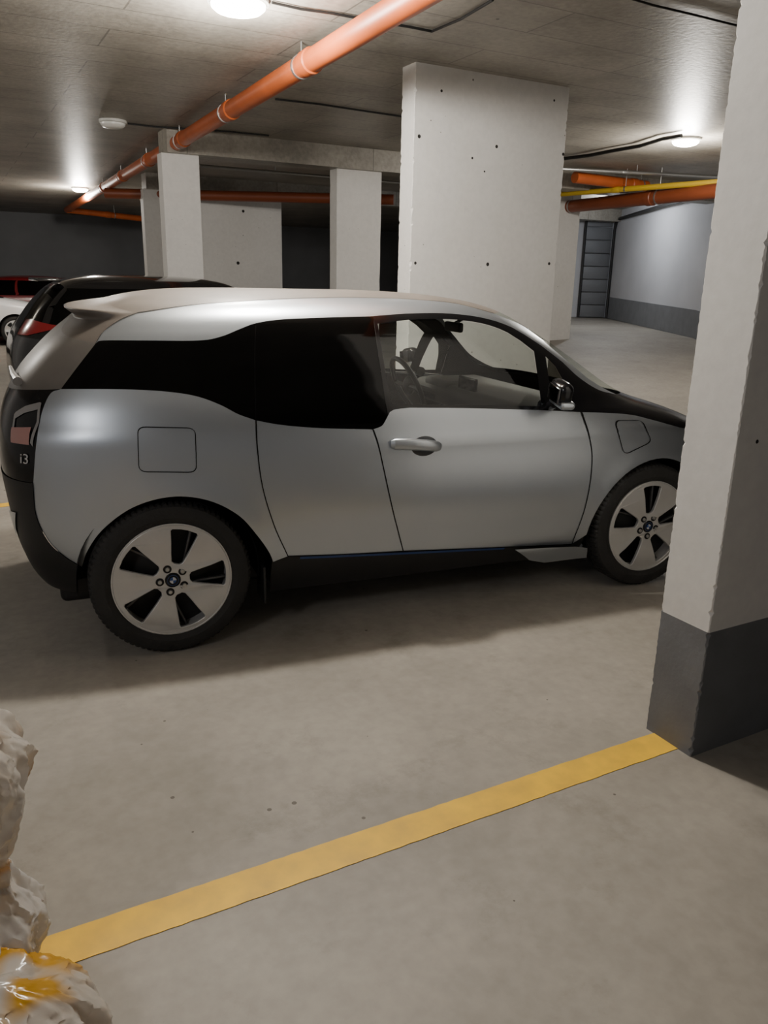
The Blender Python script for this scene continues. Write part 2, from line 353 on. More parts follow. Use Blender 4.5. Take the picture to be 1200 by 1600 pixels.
lamp('unlit white ceiling lamp left of the orange pipe', hit_z(176, 188, HC), .15, 0)
lamp('lit ceiling lamp beside the top of the near right pillar', hit_z(1072, 216, HC), .17, 1, 170)
lamp('lit ceiling lamp at far left near the end of the orange pipe', hit_z(125, 293, HC), .17, 1, 260)
lamp('lit ceiling lamp above the silver car, out of view', (-.45, 4.1), .17, 1, 290, size=.09)
lamp('added ceiling fill lamp left of the viewpoint, out of view', (-2.2, -.9), .17, 1, 88, size=.3, drop=.4, col=(.97, .97, 1))  # invented unseen lamp, fills the silver car's side and the foreground
lamp('added ceiling fill lamp left of the black car, out of view', G(-1.6, 11.5), .17, 1, 150)  # no known source here; lamp added to brighten the cars on the left
lamp('cool lit ceiling lamp near the garage door', (4.4, 16.8), .16, 2, 90, (.93, .96, 1))

# ------------------------------------------------------------------ car surface machinery
class Surf:
    def __init__(s, rows, disp=None):
        R = np.array(rows, float); d = np.sqrt(np.diff(R[:, 0])**2+np.diff(R[:, 1])**2)
        V = np.concatenate([[0], np.cumsum(d)]); s.vmax = V[-1]; s.disp = disp
        s.T = np.linspace(0, s.vmax, 6000); cols = []
        for k in range(R.shape[1]):
            y = R[:, k]; m = np.gradient(y, V); i = np.clip(np.searchsorted(V, s.T, 'right')-1, 0, len(V)-2)
            h = V[i+1]-V[i]; u = (s.T-V[i])/h
            cols.append((2*u**3-3*u**2+1)*y[i]+(u**3-2*u**2+u)*h*m[i]+(-2*u**3+3*u**2)*y[i+1]+(u**3-u**2)*h*m[i+1])
        s.c = cols; s.c[1] = np.clip(s.c[1], 0, None)
    def vz(s, z): return float(np.interp(z, s.c[0], s.T))
    def base(s, q, v):
        q = np.asarray(q, float); v = np.clip(np.asarray(v, float), 0, s.vmax); p = q/2
        z, hw, xf, xr, nf, nr = [np.interp(v, s.T, c) for c in s.c]
        xi = np.clip(p, -1, 1); eta = np.where(np.abs(p) <= 1, 1.0, 2-np.abs(p)); n = np.where(xi < 0, nr, nf)
        k = (np.abs(xi)**n+np.abs(eta)**n)**(1/n)
        return np.stack([(xf+xr)/2+(xf-xr)/2*xi/k, -hw*eta/k, z], -1)
    def _n(s, f, q, v, h=.004):
        a = f(q+h, v)-f(q-h, v); b = f(q, np.clip(v+h, 0, s.vmax))-f(q, np.clip(v-h, 0, s.vmax))
        n = np.cross(a, b); l = np.linalg.norm(n, axis=-1, keepdims=True)
        return np.where(l > 1e-9, n/np.maximum(l, 1e-12), np.array([0, 0, 1.0]))
    def P(s, q, v, off=0, fn=None):
        q = np.asarray(q, float); v = np.asarray(v, float)
        B = s.base(q, v); N = s._n(s.base, q, v); d = off
        if s.disp: d = d+s.disp(B)
        out = B+N*(np.asarray(d)[..., None] if np.ndim(d) else d)
        if fn: out = out+fn(q, v)
        return out
    def N(s, q, v, off=0, fn=None): return s._n(lambda a, b: s.P(a, b, off, fn), np.asarray(q, float), np.asarray(v, float))
    def xz(s, x, z):
        v = s.vz(z); qs = np.linspace(-4, 4, 3001); xs = s.base(qs, np.full_like(qs, v))[:, 0]
        return (float(np.interp(x, xs, qs)), v)
    def prep(s, loc, yaw):
        s.loc = np.array(loc, float); s.R = np.array([[math.cos(yaw), -math.sin(yaw), 0], [math.sin(yaw), math.cos(yaw), 0], [0, 0, 1]])
        q, v = np.meshgrid(np.linspace(-3.6, 3.6, 721), np.linspace(0, s.vmax, 300)); s.gq = q.ravel(); s.gv = v.ravel()
        W = s.P(s.gq, s.gv)@s.R.T+s.loc; Nn = s.N(s.gq, s.gv)@s.R.T
        s.gp = s.pix(W); s.bad = np.where(np.sum(Nn*(CAM-W), -1) > 0.0, 0, 1e6)
    def pix(s, W):
        r = W-CAM; d = r@F; return np.stack([600+FPX*(r@Rv)/d, 800-FPX*(r@Uv)/d], -1)
    def inv(s, px, py):
        t = np.array([px, py]); i = np.argmin(np.sum((s.gp-t)**2, -1)+s.bad); q, v = s.gq[i], s.gv[i]
        f = lambda a, b: s.pix(s.P(a, b)@s.R.T+s.loc); e = t-f(q, v)
        for _ in range(6):
            h = .002; J = np.stack([(f(q+h, v)-f(q-h, v))/(2*h), (f(q, v+h)-f(q, v-h))/(2*h)], -1)
            if abs(np.linalg.det(J)) < 1e3: break
            dlt = np.clip(np.linalg.solve(J, e), -.04, .04); e2 = t-f(q+dlt[0], v+dlt[1])
            if np.dot(e2, e2) >= np.dot(e, e): break
            q += dlt[0]; v = min(max(v+dlt[1], 0), s.vmax); e = e2
        return (float(q), float(v))
def cr(p, n=6):
    if len(p) < 3: return [tuple(x) for x in p]
    P = [np.array(x, float) for x in p]; P = [2*P[0]-P[1]]+P+[2*P[-1]-P[-2]]; out = []
    for i in range(1, len(P)-2):
        for k in range(n):
            u = k/n; out.append(tuple(.5*(2*P[i]+(P[i+1]-P[i-1])*u+(2*P[i-1]-5*P[i]+4*P[i+1]-P[i+2])*u*u+(-P[i-1]+3*P[i]-3*P[i+1]+P[i+2])*u**3)))
    out.append(tuple(P[-2])); return out
def clean(poly):
    o = []
    for p in poly:
        if not o or math.hypot(p[0]-o[-1][0], p[1]-o[-1][1]) > 8e-4: o.append(p)
    while math.hypot(o[0][0]-o[-1][0], o[0][1]-o[-1][1]) < 8e-4: o.pop()
    return o
def fill(poly, sq=.05, sv=.03):
    poly = clean(poly); ar = sum(a[0]*b[1]-b[0]*a[1] for a, b in zip(poly, poly[1:]+poly[:1]))
    if ar < 0: poly = poly[::-1]
    bm = bmesh.new(); bm.faces.new([bm.verts.new((a, b, 0)) for a, b in poly])
    q0, q1 = min(p[0] for p in poly), max(p[0] for p in poly); v0, v1 = min(p[1] for p in poly), max(p[1] for p in poly)
    for ax, lo, hi, st in ((0, q0, q1, sq), (1, v0, v1, sv)):
        g = (math.floor(lo/st)+1)*st
        while g < hi-1e-4:
            co = [0, 0, 0]; no = [0, 0, 0]; co[ax] = g+1.3e-5; no[ax] = 1
            bmesh.ops.bisect_plane(bm, geom=bm.verts[:]+bm.edges[:]+bm.faces[:], dist=1e-6, plane_co=co, plane_no=no); g += st
    big = [f for f in bm.faces if len(f.verts) > 4]
    if big: bmesh.ops.triangulate(bm, faces=big)
    bm.normal_update()
    for f in bm.faces:
        if f.normal.z < 0: f.normal_flip()
    bm.verts.index_update()
    q = np.array([v.co.x for v in bm.verts]); v = np.array([v.co.y for v in bm.verts]); fc = [tuple(x.index for x in f.verts) for f in bm.faces]; bm.free()
    return q, v, fc
MIR = np.array([1, -1, 1])
def panel(name, S, poly, m, parent, off=0, fn=None, mode='both', sq=.05, sv=.03, lining=None, label=None):
    q, v, fc = fill(poly, sq, sv); P = S.P(q, v, off, fn); N = S.N(q, v, off, fn); out = []
    rf = [f[::-1] for f in fc]
    if lining is not None: lining.append((S.P(q, v, -.03), fc))
    if mode == 'join':
        n = len(P); out.append(mk(name, np.vstack([P, P*MIR]), fc+[tuple(i+n for i in f) for f in rf], m, parent, True, np.vstack([N, N*MIR])))
    else:
        out.append(mk(name, P, fc, m, parent, True, N))
        if mode == 'both': out.append(mk(name, P*MIR, rf, m, parent, True, N*MIR))
    if label:
        for o in out: o['label'] = label
    return out
def strip(name, S, curve, w, m, parent, off=.002, closed=False, mode='both'):
    c0 = clean(curve) if closed else [p for i, p in enumerate(curve) if i == 0 or math.hypot(p[0]-curve[i-1][0], p[1]-curve[i-1][1]) > 5e-4]
    c = []
    for i in range(len(c0) if closed else len(c0)-1):
        a = c0[i]; b = c0[(i+1) % len(c0)]; k = max(1, int(math.hypot(b[0]-a[0], b[1]-a[1])/.012))
        for j in range(k): c.append((a[0]+(b[0]-a[0])*j/k, a[1]+(b[1]-a[1])*j/k))
    if not closed: c.append(c0[-1])
    n = len(c); A = []; Bq = []
    for i in range(n):
        a = c[(i-1) % n] if closed else c[max(i-1, 0)]; b = c[(i+1) % n] if closed else c[min(i+1, n-1)]
        dx, dy = b[0]-a[0], b[1]-a[1]; l = math.hypot(dx, dy) or 1; nx, ny = -dy/l*w/2, dx/l*w/2
        A.append((c[i][0]+nx, c[i][1]+ny)); Bq.append((c[i][0]-nx, c[i][1]-ny))
    al = np.array(A+Bq); P = S.P(al[:, 0], al[:, 1], off); N = S.N(al[:, 0], al[:, 1], off); fc = []
    for i in range(n if closed else n-1):
        j = (i+1) % n; fc.append((i, i+n, j+n, j))
    e = P[fc[0][1]]-P[fc[0][0]]; e2 = P[fc[0][3]]-P[fc[0][0]]
    if np.dot(np.cross(e, e2), N[0]) < 0: fc = [f[::-1] for f in fc]
    o = [mk(name, P, fc, m, parent, True, N)]
    if mode == 'both': o.append(mk(name, P*MIR, [f[::-1] for f in fc], m, parent, True, N*MIR))
    return o
def bridge(name, S, outer, inner, m, parent, off=0):
    def rs(seg, n):
        s = np.array(seg); L = np.concatenate([[0], np.cumsum(np.linalg.norm(np.diff(s, axis=0), axis=1))]); t = np.linspace(0, L[-1], n+1)[:-1]
        return np.stack([np.interp(t, L, s[:, 0]), np.interp(t, L, s[:, 1])], -1)
    O = np.vstack([rs(a, 24) for a in outer]); I = np.vstack([rs(a, 24) for a in inner]); Md = (O+I)/2; n = len(O)
    al = np.vstack([O, Md, I]); P = S.P(al[:, 0], al[:, 1], off); N = S.N(al[:, 0], al[:, 1], off); fc = []
    for r in (0, n):
        for i in range(n): j = (i+1) % n; fc.append((r+i, r+j, r+n+j, r+n+i))
    a = fc[3]
    if np.dot(np.cross(P[a[1]]-P[a[0]], P[a[3]]-P[a[0]]), N[a[0]]) < 0: fc = [f[::-1] for f in fc]
    return [mk(name, P, fc, m, parent, True, N), mk(name, P*MIR, [f[::-1] for f in fc], m, parent, True, N*MIR)]

# ------------------------------------------------------------------ wheels
def curve_mesh(splines, ext, bev):
    cu = bpy.data.curves.new('c', 'CURVE'); cu.dimensions = '2D'; cu.fill_mode = 'BOTH'; cu.extrude = ext; cu.bevel_depth = bev; cu.bevel_resolution = 2
    for sp in splines:
        s = cu.splines.new('POLY'); s.points.add(len(sp)-1); s.use_cyclic_u = True
        for p, (x, y) in zip(s.points, sp): p.co = (x, y, 0, 1)
    o = bpy.data.objects.new('c', cu); C.objects.link(o); dg = bpy.context.evaluated_depsgraph_get(); dg.update()
    me = bpy.data.meshes.new_from_object(o.evaluated_get(dg)); bpy.data.objects.remove(o); return me
def rot2(p, a): return (p[0]*math.cos(a)-p[1]*math.sin(a), p[0]*math.sin(a)+p[1]*math.cos(a))
def keep(o):
    d = o.data; bpy.data.objects.remove(o); return d
def make_wheel_data():
    circ = [(math.cos(2*PI*k/96)*.249, math.sin(2*PI*k/96)*.249) for k in range(96)]
    sl = []
    for k in range(5):
        a = math.radians(4+72*k)
        pts = [(.070, -.016), (.080, -.030), (.12, -.042), (.17, -.056), (.217, -.070), (.228, -.062), (.236, -.02), (.237, .01), (.232, .048), (.222, .056), (.17, .044), (.12, .034), (.080, .024), (.070, .010)]
        sl.append([rot2(p, a) for p in pts])
    me = curve_mesh([circ]+sl, .006, .004)
    for v in me.vertices:
        x, y, z = v.co; r = math.hypot(x, y); v.co = (x, -z-.060-.014*math.exp(-((r-.17)/.10)**2), y)
    me.polygons.foreach_set('use_smooth', [True]*len(me.polygons)); me.set_sharp_from_angle(angle=math.radians(30))
    me.materials.clear(); me.materials.append(M['rim']); me.name = 'wheel'
    D = {'wheel': me}
    t = [(.252, -.058), (.262, -.076), (.285, -.086), (.315, -.085), (.333, -.078), (.345, -.066), (.35, -.05), (.35, -.02), (.343, -.018), (.343, -.012), (.35, -.01), (.35, .01), (.343, .012), (.343, .018), (.35, .02), (.35, .05), (.345, .066), (.333, .078), (.315, .085), (.285, .086), (.262, .076), (.252, .058)]
    D['tyre'] = keep(MB().lathe(t, 240, 'Y', mod=lambda j, k: (-.007 if (k % 3 == 0 and (5 <= j <= 7 or 14 <= j <= 16)) else 0)).build('tyre', M['tyre'], sharp=22))
    D['rim_lip'] = keep(MB().lathe([(.259, -.072), (.259, -.078), (.254, -.079), (.247, -.072), (.243, -.05), (.238, 0), (.24, .06)], 64, 'Y').build('rim_lip', M['rim']))
    D['brake_disc'] = keep(MB().lathe([(.238, -.0), (.17, -.002), (.15, -.01), (.06, -.03), (.0005, -.03)], 48, 'Y').build('brake_disc', M['rimdark']))
    D['inner_spoke'] = keep(MB().box((.155, -.035, -.038), (.17, .02, .012), bevel=.004).build('inner_spoke', M['rimgrey']))
    D['bolt_pocket'] = keep(MB().lathe([(.0005, -.0785), (.018, -.0785), (.019, -.068)], 16, 'Y').build('bolt_pocket', M['rimdark']))
    D['wheel_bolt'] = keep(MB().lathe([(.0005, -.085), (.008, -.085), (.010, -.082), (.010, -.073)], 12, 'Y').build('wheel_bolt', M['steel']))
    D['center_cap'] = keep(MB().lathe([(.0005, -.082), (.028, -.082), (.034, -.078), (.036, -.068)], 32, 'Y').build('center_cap', M['gloss']))
    D['cap_ring'] = keep(MB().lathe([(.022, -.0828), (.025, -.0832), (.0255, -.0822)], 32, 'Y').build('cap_ring', M['darkblue']))
    D['roundel'] = keep(MB().lathe([(.0005, -.0832), (.014, -.0832), (.0145, -.082)], 32, 'Y').build('roundel', M['roundel']))
    return D
WD = make_wheel_data()
def add_wheel(parent, x, y, z, rot, far, sc=1.0, badge=True):
    def ob(n, p):
        o = bpy.data.objects.new(n, WD[n]); C.objects.link(o); o.parent = p; return o
    w = ob('wheel', parent); w.location = (x, y, z); w.rotation_euler = (0, rot, PI if far else 0); w.scale = (sc, sc, sc)
    for n in ('tyre', 'rim_lip', 'brake_disc', 'center_cap')+(('cap_ring', 'roundel') if badge else ()): ob(n, w)
    for k in range(5):
        bx, bz = rot2((.056, 0), math.radians(40+72*k))
        b = ob('wheel_bolt', w); b.location = (bx, 0, bz)
        if badge: p = ob('bolt_pocket', w); p.location = (bx, 0, bz)
        s = ob('inner_spoke', w); s.rotation_euler = (0, -math.radians(4+72*k), 0)
    return w

# ------------------------------------------------------------------ THE SILVER CAR
YAW = math.radians(21.8); CP = (-1.237, 4.045, 0)
rows = [(.20, .79, 3.05, -.50), (.30, .83, 3.18, -.575), (.42, .864, 3.25, -.62), (.55, .884, 3.275, -.645), (.68, .8875, 3.26, -.66), (.80, .882, 3.20, -.67),
        (.90, .873, 3.05, -.67), (.98, .858, 2.82, -.662), (1.04, .842, 2.62, -.65), (1.10, .820, 2.49, -.628), (1.18, .785, 2.36, -.58), (1.26, .750, 2.235, -.51),
        (1.34, .712, 2.105, -.43), (1.41, .675, 1.98, -.345), (1.46, .640, 1.885, -.28), (1.50, .590, 1.79, -.20), (1.53, .520, 1.68, -.10), (1.55, .430, 1.56, .0), (1.565, .32, 1.42, .12), (1.575, .16, 1.2, .35), (1.578, 0, 1.0, .6)]
rows = [r+((5.2, 4.8) if r[0] < 1.0 else (4.6, 4.5)) for r in rows]
def cdisp(B):
    x, y, z = B[..., 0], np.abs(B[..., 1]), B[..., 2]; side = np.clip((y-.6)/.15, 0, 1); d = 0
    for cx in (0, 2.57):
        r = np.hypot(x-cx, z-.35); t_ = np.clip((x-cx+.30)/.5, 0, 1) if cx == 0 else np.clip((x-cx+.60)/.5, 0, 1)
        d = d+.010*np.exp(-((r-.39)/.07)**2)*side*t_*t_*(3-2*t_)
    mid = 1/(1+np.exp(-(x-.55)/.08))/(1+np.exp((x-2.05)/.08))
    d = d-.014*np.exp(-((z-.47)/.10)**2)*mid*side
    d = d+.006*np.exp(-((z-.905)/.04)**2)/(1+np.exp(-(x-.9)/.08))*side
    return d
S = Surf(rows, cdisp); S.prep(CP, YAW)
car = thing('car', 'silver electric hatchback with dusty roof and black tinted rear windows', 'car', CP, YAW)
E = lambda pts, sm=True: [S.inv(*p) for p in (cr(pts) if sm else pts)]
LX = lambda pts, sm=True: [S.xz(*p) for p in (cr(pts) if sm else pts)]
rev = lambda a: a[::-1]
beltR = E([(95, 608), (150, 608), (215, 609), (270, 613), (310, 620), (345, 633), (372, 647), (400, 657)])
beltD = E([(400, 657), (440, 664), (500, 669), (583, 671)])
kink = E([(583, 671), (597, 665), (605, 652), (613, 641), (640, 637)])
beltF = E([(640, 637), (740, 638), (845, 641), (908, 644)])
seamR = E([(400, 657), (402, 700), (410, 760), (428, 820), (450, 869)])
seamB = E([(583, 671), (591, 695), (600, 735), (612, 790), (622, 830), (630, 861)])
seamF = E([(908, 644), (920, 680), (925, 715), (921, 760), (911, 803), (893, 850)])
Q1 = E([(95, 608), (78, 616), (64, 650), (56, 700), (52, 755)])
Q2 = E([(52, 755), (57, 805), (76, 845), (100, 868), (128, 886)])
AR = E([(128, 886), (137, 860), (160, 828), (200, 797), (245, 780), (290, 776), (335, 785), (375, 807), (403, 838), (420, 862), (427, 878)])
botR = E([(427, 878), (450, 869)]); botD = E([(450, 869), (540, 866), (630, 861)]); botF = E([(630, 861), (760, 856), (893, 850)])
arcF = [S.xz(2.57+.40*math.cos(t), .34+.40*math.sin(t)) for t in np.linspace(PI, 0, 30)]
G1 = E([(95, 608), (122, 572), (150, 536)])
RL1 = E([(150, 536), (162, 532), (230, 532), (310, 532), (345, 526), (375, 514), (400, 505), (440, 499), (510, 496), (583, 494)])
RL2 = E([(583, 494), (640, 490), (700, 490), (755, 497), (800, 512), (845, 540)])
RL3 = E([(845, 540), (880, 567)]); RL4 = E([(880, 567), (905, 590), (935, 609), (962, 616)])
RU1 = E([(150, 536), (163, 517), (188, 500), (215, 489)])
RU2 = E([(215, 489), (300, 477), (380, 471), (450, 467), (530, 465), (600, 466), (660, 469), (715, 475), (772, 490)])
RU3 = E([(772, 490), (818, 510), (866, 547), (916, 589), (944, 607), (962, 616)])
FT = E([(908, 644), (945, 645), (985, 648), (1015, 655), (1062, 668)])+LX([(2.85, .865), (2.95, .83)], False)
FF = LX([(2.97, .34), (3.0, .45), (3.03, .60), (3.01, .73), (2.95, .83)])
vz = S.vz; lin = []
panel('rear_quarter_panel', S, beltR+seamR+rev(botR)+rev(AR)+rev(Q2)+rev(Q1), M['silver'], car, lining=lin, sq=.03, sv=.02)
panel('rear_door', S, beltD+seamB+rev(botD)+rev(seamR), M['silver'], car, lining=lin)
panel('front_door', S, kink+beltF+seamF+rev(botF)+rev(seamB), M['silver'], car, lining=lin)
panel('front_fender', S, FT+rev(FF)+rev(arcF)+rev(seamF), M['silver'], car, lining=lin, sq=.03, sv=.02)
panel('side_sill', S, botR+botD+botF+[arcF[0], S.xz(2.16, .2), S.xz(.45, .2)], M['plastic'], car, off=-.02)
vsill = vz(.39)
def sillf(q, v):
    w_ = np.clip((vsill-v)/.10, 0, 1); return np.stack([0*w_, -.032*w_, 0*w_], -1)
panel('sill_cover', S, E([(800, 856), (845, 853), (893, 851), (912, 853)], False)+E([(913, 885), (870, 886), (845, 884), (822, 872)], False), M['silver'], car, off=.002, fn=sillf, sq=.03, sv=.02)
strip('blue_accent_strip', S, E([(470, 874), (630, 867), (790, 859)]), .012, M['blue'], car, off=-.012)
rsw = rev(beltR)+G1+RL1+E([(583, 494), (592, 560), (600, 615), (605, 652)])+E([(605, 652), (597, 665), (583, 671)])+rev(beltD)
panel('rear_side_window', S, rsw, M['tint'], car, lining=lin)
strip('window_divider', S, E([(400, 505), (398, 560), (400, 657)]), .004, M['gloss'], car, off=.001)
outer = [RL2, E([(845, 540), (850, 590), (855, 641)]), E([(855, 641), (740, 638), (640, 637), (613, 641), (606, 650)]), E([(606, 650), (600, 615), (592, 560), (583, 494)])]
inT = E([(590, 506), (640, 500), (700, 499), (755, 506), (797, 522), (834, 549)]); inR = E([(834, 549), (840, 590), (846, 635)])
inB = E([(846, 635), (740, 633), (640, 632), (612, 632)]); inL = E([(612, 632), (606, 600), (597, 550), (590, 506)])
bridge('window_frame', S, outer, [inT, inR, inB, inL], M['gloss'], car, .001)
panel('front_side_window', S, inT+inR+inB+inL, M['glass'], car, off=-.004)
QO = [RL3, E([(880, 567), (896, 605), (908, 644)]), E([(908, 644), (880, 642), (855, 641)]), E([(855, 641), (850, 590), (845, 540)])]
QI = [E([(852, 557), (868, 573)]), E([(868, 573), (882, 600), (893, 633)]), E([(893, 633), (878, 634), (862, 634)]), E([(862, 634), (857, 590), (852, 557)])]
bridge('quarter_window_frame', S, QO, QI, M['gloss'], car, .001)
panel('quarter_window', S, QI[0]+QI[1]+QI[2]+QI[3], M['glass'], car, off=-.004)
panel('roof_rail', S, RL1+RL2+RL3+RL4+rev(RU3)+rev(RU2)+rev(RU1), M['silver'], car, lining=lin, sq=.04, sv=.02)
panel('roof', S, RU2+[(4, vz(1.50)), (4, S.vmax), (-4, S.vmax), (-4, vz(1.535))], M['dust'], car, mode='join', lining=lin)
panel('windscreen', S, RU3+[(4, vz(1.03)), (4, vz(1.50))], M['glass'], car, mode='join')
panel('hood', S, RL4+[(4, vz(1.03)), (4, vz(.80))]+rev(FT)+E([(908, 644), (896, 605), (880, 567)]), M['gloss'], car, mode='join', lining=lin)
panel('rear_window', S, G1+[(-4, vz(1.43)), (-4, vz(1.12))], M['rearglass'], car, mode='join', lining=lin)
vs = vz(1.47); vtop = vz(1.535); q0_, v0_ = RU2[0]
ru = sorted([(b, a) for a, b in RU1])
def spf(q, v):
    qe = np.interp(v, [p[0] for p in ru], [p[1] for p in ru])
    a = np.clip((qe-q)/.45, 0, 1); a = a*a*(3-2*a)
    vsm = v0_+(vtop-v0_)*np.clip((q-q0_)/(-4-q0_), 0, 1); vsm = np.maximum(vsm, vs+.005)
    up = np.clip((vsm-v)/(vsm-vs), 0, 1); up = up*up*(3-2*up)
    dn = np.clip((v-(vs-.03))/.03, 0, 1)
    w_ = np.where(v > vs, up, dn)*a
    return np.stack([-.080*w_, 0*w_, .012*w_], -1)
panel('rear_spoiler', S, RU1+[(-4, vtop), (-4, vz(1.42))], M['dust'], car, fn=spf, mode='join', sq=.03, sv=.010, lining=lin)
vb = Q1[-1][1]
panel('tailgate', S, Q1+[(-4, vb), (-4, vz(1.12))], M['gloss'], car, mode='join', lining=lin)
panel('rear_bumper', S, Q2+LX([(-.375, .42), (-.39, .36), (-.395, .30), (-.40, .27)], False)+[(-4, vz(.27)), (-4, vb)], M['plastic'], car, off=.004, mode='join', sq=.03, sv=.02)
panel('bumper_insert', S, E([(17, 795), (28, 800), (32, 848), (27, 858), (22, 845)], False), M['silver'], car, off=.010, sq=.03, sv=.02)
panel('front_bumper', S, FF+[(4, vz(.80)), (4, 0)]+[S.xz(2.97, .2)], M['silver'], car, mode='join', lining=lin)
panel('headlamp', S, LX([(3.03, .68), (3.05, .80), (3.13, .81), (3.19, .76), (3.17, .68)], False), M['clearlens'], car, off=.006)
for n, c in (('rear_door_seam', seamR), ('front_door_seam', seamB), ('fender_seam', seamF)): strip(n, S, c, .005, M['seam'], car)
strip('door_bottom_seam', S, botD+botF, .005, M['seam'], car)
strip('roof_seam', S, RU1+RU2, .005, M['seam'], car)
def rr(c, r=.2, n=5):
    o = []
    for i in range(4):
        p = np.array(c[i], float); a = np.array(c[i-1], float); b = np.array(c[(i+1) % 4], float); s = p+(a-p)*r; e = p+(b-p)*r
        for k in range(n+1): u = k/n; o.append(tuple((1-u)**2*s+2*u*(1-u)*p+u*u*e))
        for k in (1, 2, 3): o.append(tuple(e+((b+(p-b)*r)-e)*k/4))
    return o
strip('charging_flap_seam', S, E(rr([(215, 667), (305, 669), (307, 738), (217, 737)], .15), False), .004, M['seam'], car, closed=True)
strip('filler_flap_seam', S, E(rr([(960, 657), (1003, 657), (1018, 690), (975, 711)], .2), False), .004, M['seam'], car, closed=True)
strip('lamp_outline', S, E([(21, 676), (24, 650), (40, 640), (63, 634), (60, 660), (50, 695)], False), .030, M['clearlens'], car, off=.004)
panel('tail_lamp', S, E([(20, 668), (50, 668), (47, 695), (19, 691)], False), M['red'], car, off=.006)
tc_ = bpy.data.curves.new('t', 'FONT'); tc_.body = 'i3'; tc_.size = 1
to = bpy.data.objects.new('t', tc_); C.objects.link(to); dg = bpy.context.evaluated_depsgraph_get(); dg.update()
tm = bpy.data.meshes.new_from_object(to.evaluated_get(dg)); bpy.data.objects.remove(to)
w = max(v.co.x for v in tm.vertices)
qv = np.array([S.inv(32+v.co.x/w*13, 723-v.co.y/.72*16+v.co.x/w*2) for v in tm.vertices]); TP = S.P(qv[:, 0], qv[:, 1], .005)
mk('model_lettering', TP, [tuple(p.vertices) for p in tm.polygons], M['chrome'], car)
LV = []; LF = []
for P, fc in lin:
    for A_, ff in ((P, [f[::-1] for f in fc]), (P*MIR, fc)):
        n = len(LV); LV += list(A_); LF += [tuple(i+n for i in f) for f in ff]
mk('cabin_lining', LV, LF, M['liner'], car)
def on(px, py, off=0):
    q, v = S.inv(px, py); return Vector(S.P(np.array([q]), np.array([v]), off)[0]), Vector(S.N(np.array([q]), np.array([v]))[0])
def cy(px, py, y):
    r = S.R.T@ray(px, py); o = S.R.T@(CAM-S.loc); t = (y-o[1])/r[1]; return Vector(o+r*t)
for sgn in (1, -1):
    mir = lambda p: Vector((p[0], p[1]*sgn, p[2]))
    a0, _ = on(663, 697, .0)
    MB().sphere(mir(a0), (.068, .007, .048), 32).build('handle_cup', M['cup'], car)
    hs = [on(611, 694, .006)[0], on(615, 694, .016)[0], on(640, 694, .024)[0], on(662, 695, .025)[0], on(681, 697, .020)[0], on(687, 698, .006)[0]]
    MB().tube([mir(p) for p in hs], [.018, .025, .027, .027, .025, .018], 16, flat=.45).build('door_handle', M['silver'], car)
for x, rt in ((0, 0), (2.57, math.radians(-16))):
    for sg in (-1, 1):
        add_wheel(car, x, sg*.775, .35, rt, sg > 0)
        b = MB().lathe([(.395, sg*.80), (.395, sg*.58), (.0005, sg*.58)], 48, 'Y', (x, 0, .35))
        bmesh.ops.delete(b.bm, geom=[v for v in b.bm.verts if v.co.z < .27], context='VERTS')
        b.build('wheel_arch_liner', M['liner'], car)
MB().box((1.28, 0, .27), (3.5, 1.1, .18), bevel=.03).box((1.3, 0, .24), (1.65, 1.48, .10), bevel=.03).build('underbody', M['plastic'], car)
for sg in (-1, 1): MB().box((.41, sg*.78, .27), (.012, .14, .18), bevel=.003).build('mud_flap', M['plastic'], car)
mc = cy(871, 616, -.93)
for sg in (1, -1):
    f = lambda p: (p[0], p[1]*sg, p[2])
    TM = Matrix.Translation(f((mc.x+.02, mc.y, mc.z+.010))) @ Matrix.Rotation(-.12*sg, 4, 'Z') @ Matrix.Rotation(.16*sg, 4, 'X')
    MB().box((0, 0, 0), (.085, .155, .115), bevel=.041, mtx=TM).build('mirror_housing', M['gloss'], car)
    TM2 = Matrix.Translation(f((mc.x+.026, mc.y-.006, mc.z-.040))) @ Matrix.Rotation(-.12*sg, 4, 'Z') @ Matrix.Rotation(.16*sg, 4, 'X')
    MB().box((0, 0, 0), (.078, .150, .040), bevel=.018, mtx=TM2).build('mirror_skirt', M['silver'], car)
    TM3 = Matrix.Translation(f((mc.x-.022, mc.y-.002, mc.z+.006))) @ Matrix.Rotation(-.12*sg, 4, 'Z') @ Matrix.Rotation(.16*sg, 4, 'X')
    MB().box((0, 0, 0), (.014, .120, .080), bevel=.0065, mtx=TM3).build('mirror_glass', M['mirror'], car)
    MB().tube([f((mc.x+.02, mc.y+.05, mc.z-.055)), f((mc.x+.03, -.83, mc.z-.075)), f((mc.x+.03, -.76, mc.z-.08))], [.022, .026, .032], 12).build('mirror_arm', M['gloss'], car)
MB().box((2.05, 0, .95), (.50, 1.42, .14), bevel=.06).box((1.90, .37, 1.01), (.18, .34, .06), bevel=.025).build('dashboard', M['dash'], car)
MB().box((0, 0, 0), (.02, .22, .09), bevel=.008, mtx=Matrix.Translation((1.85, 0, 1.045))).build('display_screen', M['gloss'], car)
sw = MB(); n = 32; cx_, cy_, cz_ = 1.62, .37, 1.0; pts = []
for k in range(n+1):
    a = 2*PI*k/n; u = math.cos(a)*.185; w_ = math.sin(a)*.185; pts.append((cx_-w_*.42, cy_+u, cz_+w_*.9))
sw.tube(pts, .016, 10, caps=False)
sw.sphere((cx_+.01, cy_, cz_), (.03, .07, .06), 16)
sw.tube([(cx_, cy_-.18, cz_), (cx_, cy_+.18, cz_)], .013, 8).tube([(cx_, cy_, cz_), (cx_+.25, cy_, cz_-.08)], .03, 10)
sw.build('steering_wheel', M['plastic'], car)
